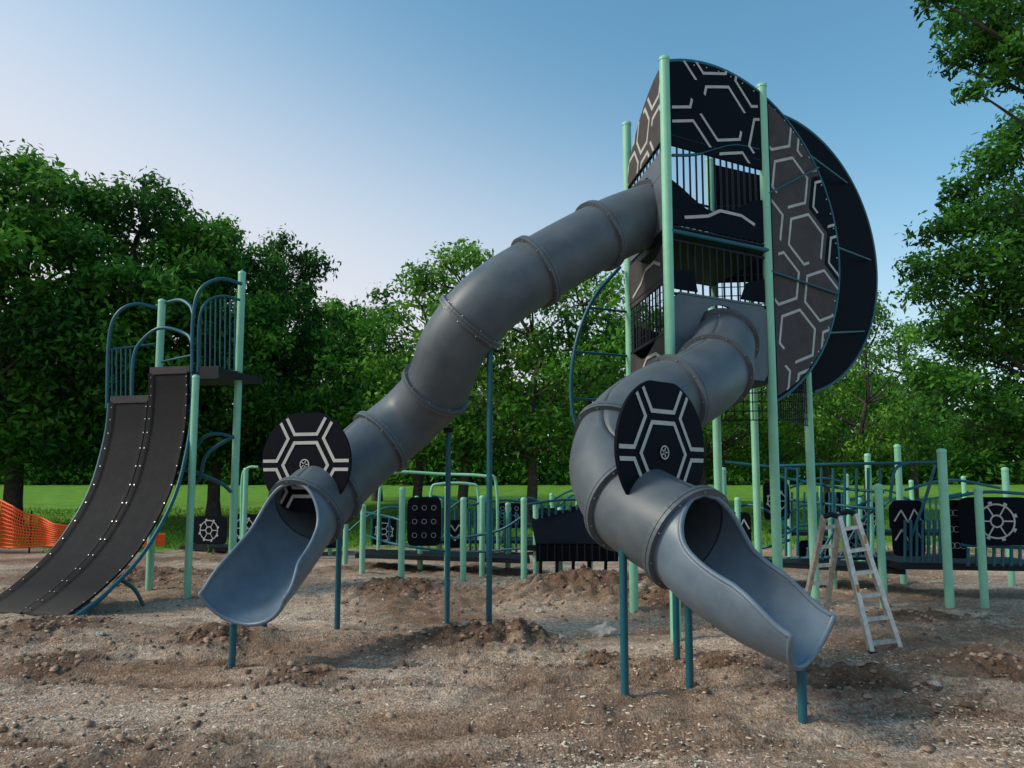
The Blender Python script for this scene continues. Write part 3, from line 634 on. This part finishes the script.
b=B('hinges',g,M_dark)
for p,q in((B0,Q0),(B1,Q1)): b.pipe([p+Z*.0,(p+q)/2+Z*.03,q],.03,8)
for p in(A0,A1,R0,R1): b.box(p+Z*.01,Vector((.03,0,0)),Vector((0,.04,0)),Z*.03)
b.done()
b=B('labels',g,M_yel); p=A0.lerp(B0,.45)+Vector((0,-.039,0)); b.box(p,Vector((.012,0,0)),Vector((0,.002,0)),Z*.07); p=A1.lerp(B1,.8)+Vector((0,-.039,0)); b.box(p,Vector((.012,0,0)),Vector((0,.002,0)),Z*.06); b.done()
# ---------------------------------------------------------------- orange safety fence
g=group('orange_safety_fence'); b=B('netting',g,M_orange)
fx=[(-60,502,548),(-30,506,548),(0,501,547),(15,506,547),(26,514,547),(40,519,546),(58,524,545),(78,528,545),(110,532,545),(165,535,545)]
pts=[]
for i in range(len(fx)-1):
    K=max(6,int((fx[i+1][0]-fx[i][0])/2.2))
    for k in range(K):
        t=k/K; pts.append([fx[i][j]+(fx[i+1][j]-fx[i][j])*t for j in range(3)])
nv=12; grid=[]
for i,(u_,vt,vb) in enumerate(pts):
    col=[]
    for j in range(nv):
        p=S(u_,vt+(vb-vt)*j/(nv-1),18.5); p.y+=.12*math.sin(i*.33); p.x+=.02*math.sin(j*1.1+i*.2); col.append(p)
    grid.append(col)
for i in range(len(grid)): b.pipe(grid[i],.013,4)
for j in range(nv): b.pipe([c_[j] for c_ in grid],.028 if j in(0,nv-1) else .017,4)
b.done()
b=B('stakes',g,M_dark)
for i in range(3,len(grid),18): p=grid[i][0]; b.pipe([Vector((p.x,p.y+.05,-.2)),p+Vector((0,.05,.1))],.02,6)
b.done()
# ---------------------------------------------------------------- trees
def leaves_mesh(name,clumps,per,ls,material,flat=.75):
    Ps=[];Ti=[];Ns=[]
    for (c,r) in clumps:
        k=int(per*(r/1.2)**2); v=rng.normal(size=(k,3)); v/=np.linalg.norm(v,axis=1)[:,None]
        rad=r*rng.random(k)**.42*(1+.25*rng.normal(size=k)*.5)
        lump=1+.3*np.sin(v[:,0]*5+c[0]*3)*np.cos(v[:,1]*4+c[1])
        p=v*(rad*lump)[:,None]; p[:,2]*=flat; p[:,2]-=.12*(p[:,0]**2+p[:,1]**2)/max(r,.1)
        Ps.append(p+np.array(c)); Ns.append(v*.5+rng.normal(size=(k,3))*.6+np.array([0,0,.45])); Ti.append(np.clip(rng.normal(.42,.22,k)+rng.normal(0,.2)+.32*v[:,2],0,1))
    P=np.concatenate(Ps); Nn=np.concatenate(Ns); T=np.concatenate(Ti); K=len(P)
    Nn/=np.linalg.norm(Nn,axis=1)[:,None]; a=rng.normal(size=(K,3)); ux=np.cross(Nn,a); ux/=np.linalg.norm(ux,axis=1)[:,None]; uy=np.cross(Nn,ux)
    s=ls*rng.uniform(.6,1.3,K)[:,None]
    V=np.stack([P-ux*s,P-uy*s*.45+ux*s*.1,P+ux*s-Nn*s*.25,P+uy*s*.45+ux*s*.1],1).reshape(-1,3)
    Fc=np.arange(K*4).reshape(-1,4); return numpy_mesh(name,V,Fc,material,T)
def wood_mesh(base,topz,r,clumps,seed=0):
    R=random.Random(seed); b=B('trunk',None,M_bark); base=Vector(base)
    k=8; tr=[base+Vector((R.uniform(-.12,.12)*i*.5,R.uniform(-.12,.12)*i*.5,topz*i/k)) for i in range(k+1)]; tr[0]=base-Z*.3
    b.pipe(cat(tr,3),[r*(1.25 if i<2 else 1)*(1-.8*i/(k*3)) for i in range(k*3+1)],10)
    for (c,cr) in clumps:
        c=Vector(c); hz=max(.25*topz,min(topz*.95,c.z-.45*math.hypot(c.x-base.x,c.y-base.y)-.3)); i=min(k-1,int(hz/topz*k)); s=tr[i].lerp(tr[i+1],.5)
        m_=s.lerp(c,.5)+Vector((R.uniform(-.2,.2),R.uniform(-.2,.2),-.15)); L=(c-s).length
        pts=cat([s,m_,c],5); rr=min(r*.32,.025*L**.8+.02); b.pipe(pts,[rr*(1-.85*i/(len(pts)-1)) for i in range(len(pts))],6)
    me=bpy.data.meshes.new('trunk'); me.from_pydata(b.v,[],b.f); me.polygons.foreach_set('use_smooth',b.s); me.materials.append(M_bark); return me
def crown(hgt_,rad,low,n,seed,cr=(.8,1.5)):
    R=random.Random(seed); out=[]; tries=0
    while len(out)<n and tries<9999:
        tries+=1; th=R.uniform(0,6.283); z=R.uniform(0,1)
        prof=math.sin(math.pi*min(1,(z*.92+.12)))**.6
        k=R.random()**.35; rr=rad*prof*k*(1+.22*noise.noise(Vector((math.cos(th)*1.5,math.sin(th)*1.5,z*3+seed))))
        p=(rr*math.cos(th),rr*math.sin(th),low+(hgt_-low)*z*.93); r=R.uniform(*cr)*(1-.35*z)
        if all((p[0]-q[0][0])**2+(p[1]-q[0][1])**2+(p[2]-q[0][2])**2>(.55*r)**2 for q in out): out.append((p,r))
    return out
kinds={}
def kind(key,h,rad,low,n,seed,per,ls,m_,cr=(.8,1.5),tr=.3):
    cl=crown(h,rad,low,n,seed,cr); kinds[key]=(leaves_mesh('crown_'+key,cl,per,ls,m_),wood_mesh((0,0,0),h*.85,tr,cl[::2],seed),h)
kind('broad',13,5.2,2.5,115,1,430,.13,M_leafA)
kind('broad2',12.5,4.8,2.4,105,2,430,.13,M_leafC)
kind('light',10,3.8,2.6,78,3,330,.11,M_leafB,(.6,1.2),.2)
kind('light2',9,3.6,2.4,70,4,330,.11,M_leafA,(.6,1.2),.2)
def tree(key,u,d,vtop,rz=0,wide=1,name='deciduous_tree'):
    a,w,h=kinds[key]; top=S(u,vtop,d); gz=hgt(top.x,d); s=(top.z-gz)/h*1.03
    g=group(name); g.location=(top.x,d,gz-.05); g.scale=(s*wide,s*wide,s); g.rotation_euler=(0,0,rz)
    addobj('crown',a,g); addobj('trunk_and_limbs',w,g)
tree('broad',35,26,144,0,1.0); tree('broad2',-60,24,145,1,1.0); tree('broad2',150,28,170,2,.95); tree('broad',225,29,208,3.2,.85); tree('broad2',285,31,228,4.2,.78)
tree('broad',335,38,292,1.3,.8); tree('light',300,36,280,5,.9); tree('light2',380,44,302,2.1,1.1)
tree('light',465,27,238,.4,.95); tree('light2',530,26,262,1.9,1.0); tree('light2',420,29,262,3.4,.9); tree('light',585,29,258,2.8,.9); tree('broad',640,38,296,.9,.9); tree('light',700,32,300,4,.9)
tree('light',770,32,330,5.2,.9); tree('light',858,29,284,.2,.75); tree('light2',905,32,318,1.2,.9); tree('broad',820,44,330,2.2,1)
def limb_tree(base,topz,tr,cl,per,ls,m_,seed):
    g=group('deciduous_tree'); addobj('crown',leaves_mesh('crown',cl,per,ls,m_,.7),g); addobj('trunk_and_limbs',wood_mesh(base,topz,tr,cl[::3],seed),g)
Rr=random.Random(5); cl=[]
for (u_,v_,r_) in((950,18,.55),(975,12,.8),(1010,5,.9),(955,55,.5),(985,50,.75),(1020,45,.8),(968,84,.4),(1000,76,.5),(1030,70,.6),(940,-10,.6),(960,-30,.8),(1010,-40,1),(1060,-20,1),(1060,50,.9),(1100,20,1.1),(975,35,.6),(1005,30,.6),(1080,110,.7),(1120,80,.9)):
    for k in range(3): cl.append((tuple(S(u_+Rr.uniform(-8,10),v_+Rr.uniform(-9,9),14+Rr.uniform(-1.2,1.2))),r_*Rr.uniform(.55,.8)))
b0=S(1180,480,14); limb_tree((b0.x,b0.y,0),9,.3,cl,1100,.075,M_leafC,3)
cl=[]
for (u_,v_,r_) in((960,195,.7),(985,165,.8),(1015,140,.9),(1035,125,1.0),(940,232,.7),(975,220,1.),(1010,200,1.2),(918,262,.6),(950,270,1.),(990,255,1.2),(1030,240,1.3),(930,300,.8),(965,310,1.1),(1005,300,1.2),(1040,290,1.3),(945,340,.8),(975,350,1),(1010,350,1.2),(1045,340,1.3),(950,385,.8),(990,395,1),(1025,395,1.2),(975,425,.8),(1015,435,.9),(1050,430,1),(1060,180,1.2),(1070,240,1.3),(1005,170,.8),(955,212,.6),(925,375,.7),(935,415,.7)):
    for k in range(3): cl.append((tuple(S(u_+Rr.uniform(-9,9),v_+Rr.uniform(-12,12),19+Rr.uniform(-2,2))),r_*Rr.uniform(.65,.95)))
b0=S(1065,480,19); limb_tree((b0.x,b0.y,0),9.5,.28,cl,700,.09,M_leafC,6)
cl=[]
for k in range(330):
    x=-110+220*k/330+random.uniform(-2,2); y=78+random.uniform(-4,10)
    for q in range(3): cl.append(((x+random.uniform(-1,1),y,(random.uniform(2.6,10)*(1+.35*noise.noise(Vector((x*.09,0,0)))) if q<2 else random.uniform(1.6,3.0))),random.uniform(1.6,2.9)))
addobj('distant_trees',leaves_mesh('distant_trees',cl,75,.34,M_leafA,.9))
pts=[]
while len(pts)<30000:
    y=random.uniform(16,36); x=random.uniform(-.85,.85)*y
    if y+3.5-.05*x+noise.noise(Vector((x*.45,y*.45,2)))*2.5>23.2+random.uniform(-.8,.8): pts.append((x,y,hgt(x,y)))
P=np.array(pts); K=len(P); a=rng.uniform(0,6.28,K); w=np.stack([np.cos(a),np.sin(a),np.zeros(K)],1)*.03; h_=np.stack([rng.normal(0,.04,K),rng.normal(0,.04,K),rng.uniform(.05,.16,K)],1)
V=np.stack([P-w,P+w,P+h_],1).reshape(-1,3); addobj('grass',numpy_mesh('grass',V,np.arange(3*K).reshape(-1,3),M_grass,rng.random(K)))
# ---------------------------------------------------------------- light, sky, camera
el=math.radians(38); rot=math.radians(-100)
w=bpy.data.worlds.new('World'); scn.world=w; w.use_nodes=True; nt=w.node_tree; bg=nt.nodes['Background']; n=nt.nodes; l=nt.links
sk=n.new('ShaderNodeTexSky'); sk.sky_type='NISHITA'; sk.sun_disc=False; sk.sun_elevation=el; sk.sun_rotation=rot; sk.air_density=1.0; sk.dust_density=1.4; sk.ozone_density=2.0
# evening haze: the air whitens toward the horizon and toward the sun side
tc=n.new('ShaderNodeTexCoord'); sx=n.new('ShaderNodeSeparateXYZ'); l.new(tc.outputs['Generated'],sx.inputs[0])
a=n.new('ShaderNodeMath'); a.operation='MULTIPLY_ADD'; a.inputs[1].default_value=.32; l.new(sx.outputs[0],a.inputs[0]); l.new(sx.outputs[2],a.inputs[2])
mr=n.new('ShaderNodeMapRange'); mr.interpolation_type='SMOOTHERSTEP'; mr.inputs[1].default_value=-0.02; mr.inputs[2].default_value=.64; mr.inputs[3].default_value=1; mr.inputs[4].default_value=0; l.new(a.outputs[0],mr.inputs[0])
tn=n.new('ShaderNodeMix'); tn.data_type='RGBA'; tn.blend_type='MULTIPLY'; tn.inputs[0].default_value=1; l.new(sk.outputs[0],tn.inputs[6]); tn.inputs[7].default_value=(.66,1.0,.93,1)
mx=n.new('ShaderNodeMix'); mx.data_type='RGBA'; l.new(mr.outputs[0],mx.inputs[0]); l.new(tn.outputs[2],mx.inputs[6]); mx.inputs[7].default_value=(3.95,3.85,4.1,1)
l.new(mx.outputs[2],bg.inputs[0]); bg.inputs[1].default_value=0.21
sd=Vector((math.sin(rot)*math.cos(el),math.cos(rot)*math.cos(el),math.sin(el)))
L_=bpy.data.lights.new('sun','SUN'); L_.energy=2.5; L_.angle=math.radians(14); L_.color=(1,.89,.74)
so=bpy.data.objects.new('sun',L_); scn.collection.objects.link(so); so.rotation_euler=sd.to_track_quat('Z','Y').to_euler(); so.location=(-10,-5,20)
cam=bpy.data.cameras.new('camera'); co=bpy.data.objects.new('camera',cam); scn.collection.objects.link(co); co.location=(0,0,H)
co.rotation_euler=(math.pi/2+PITCH,0,0); cam.sensor_width=36; cam.lens=F/1024*36; cam.shift_y=(PV-384)/1024; cam.clip_end=2000; scn.camera=co
scn.view_settings.view_transform='Standard'; scn.view_settings.look='None'; scn.view_settings.exposure=0
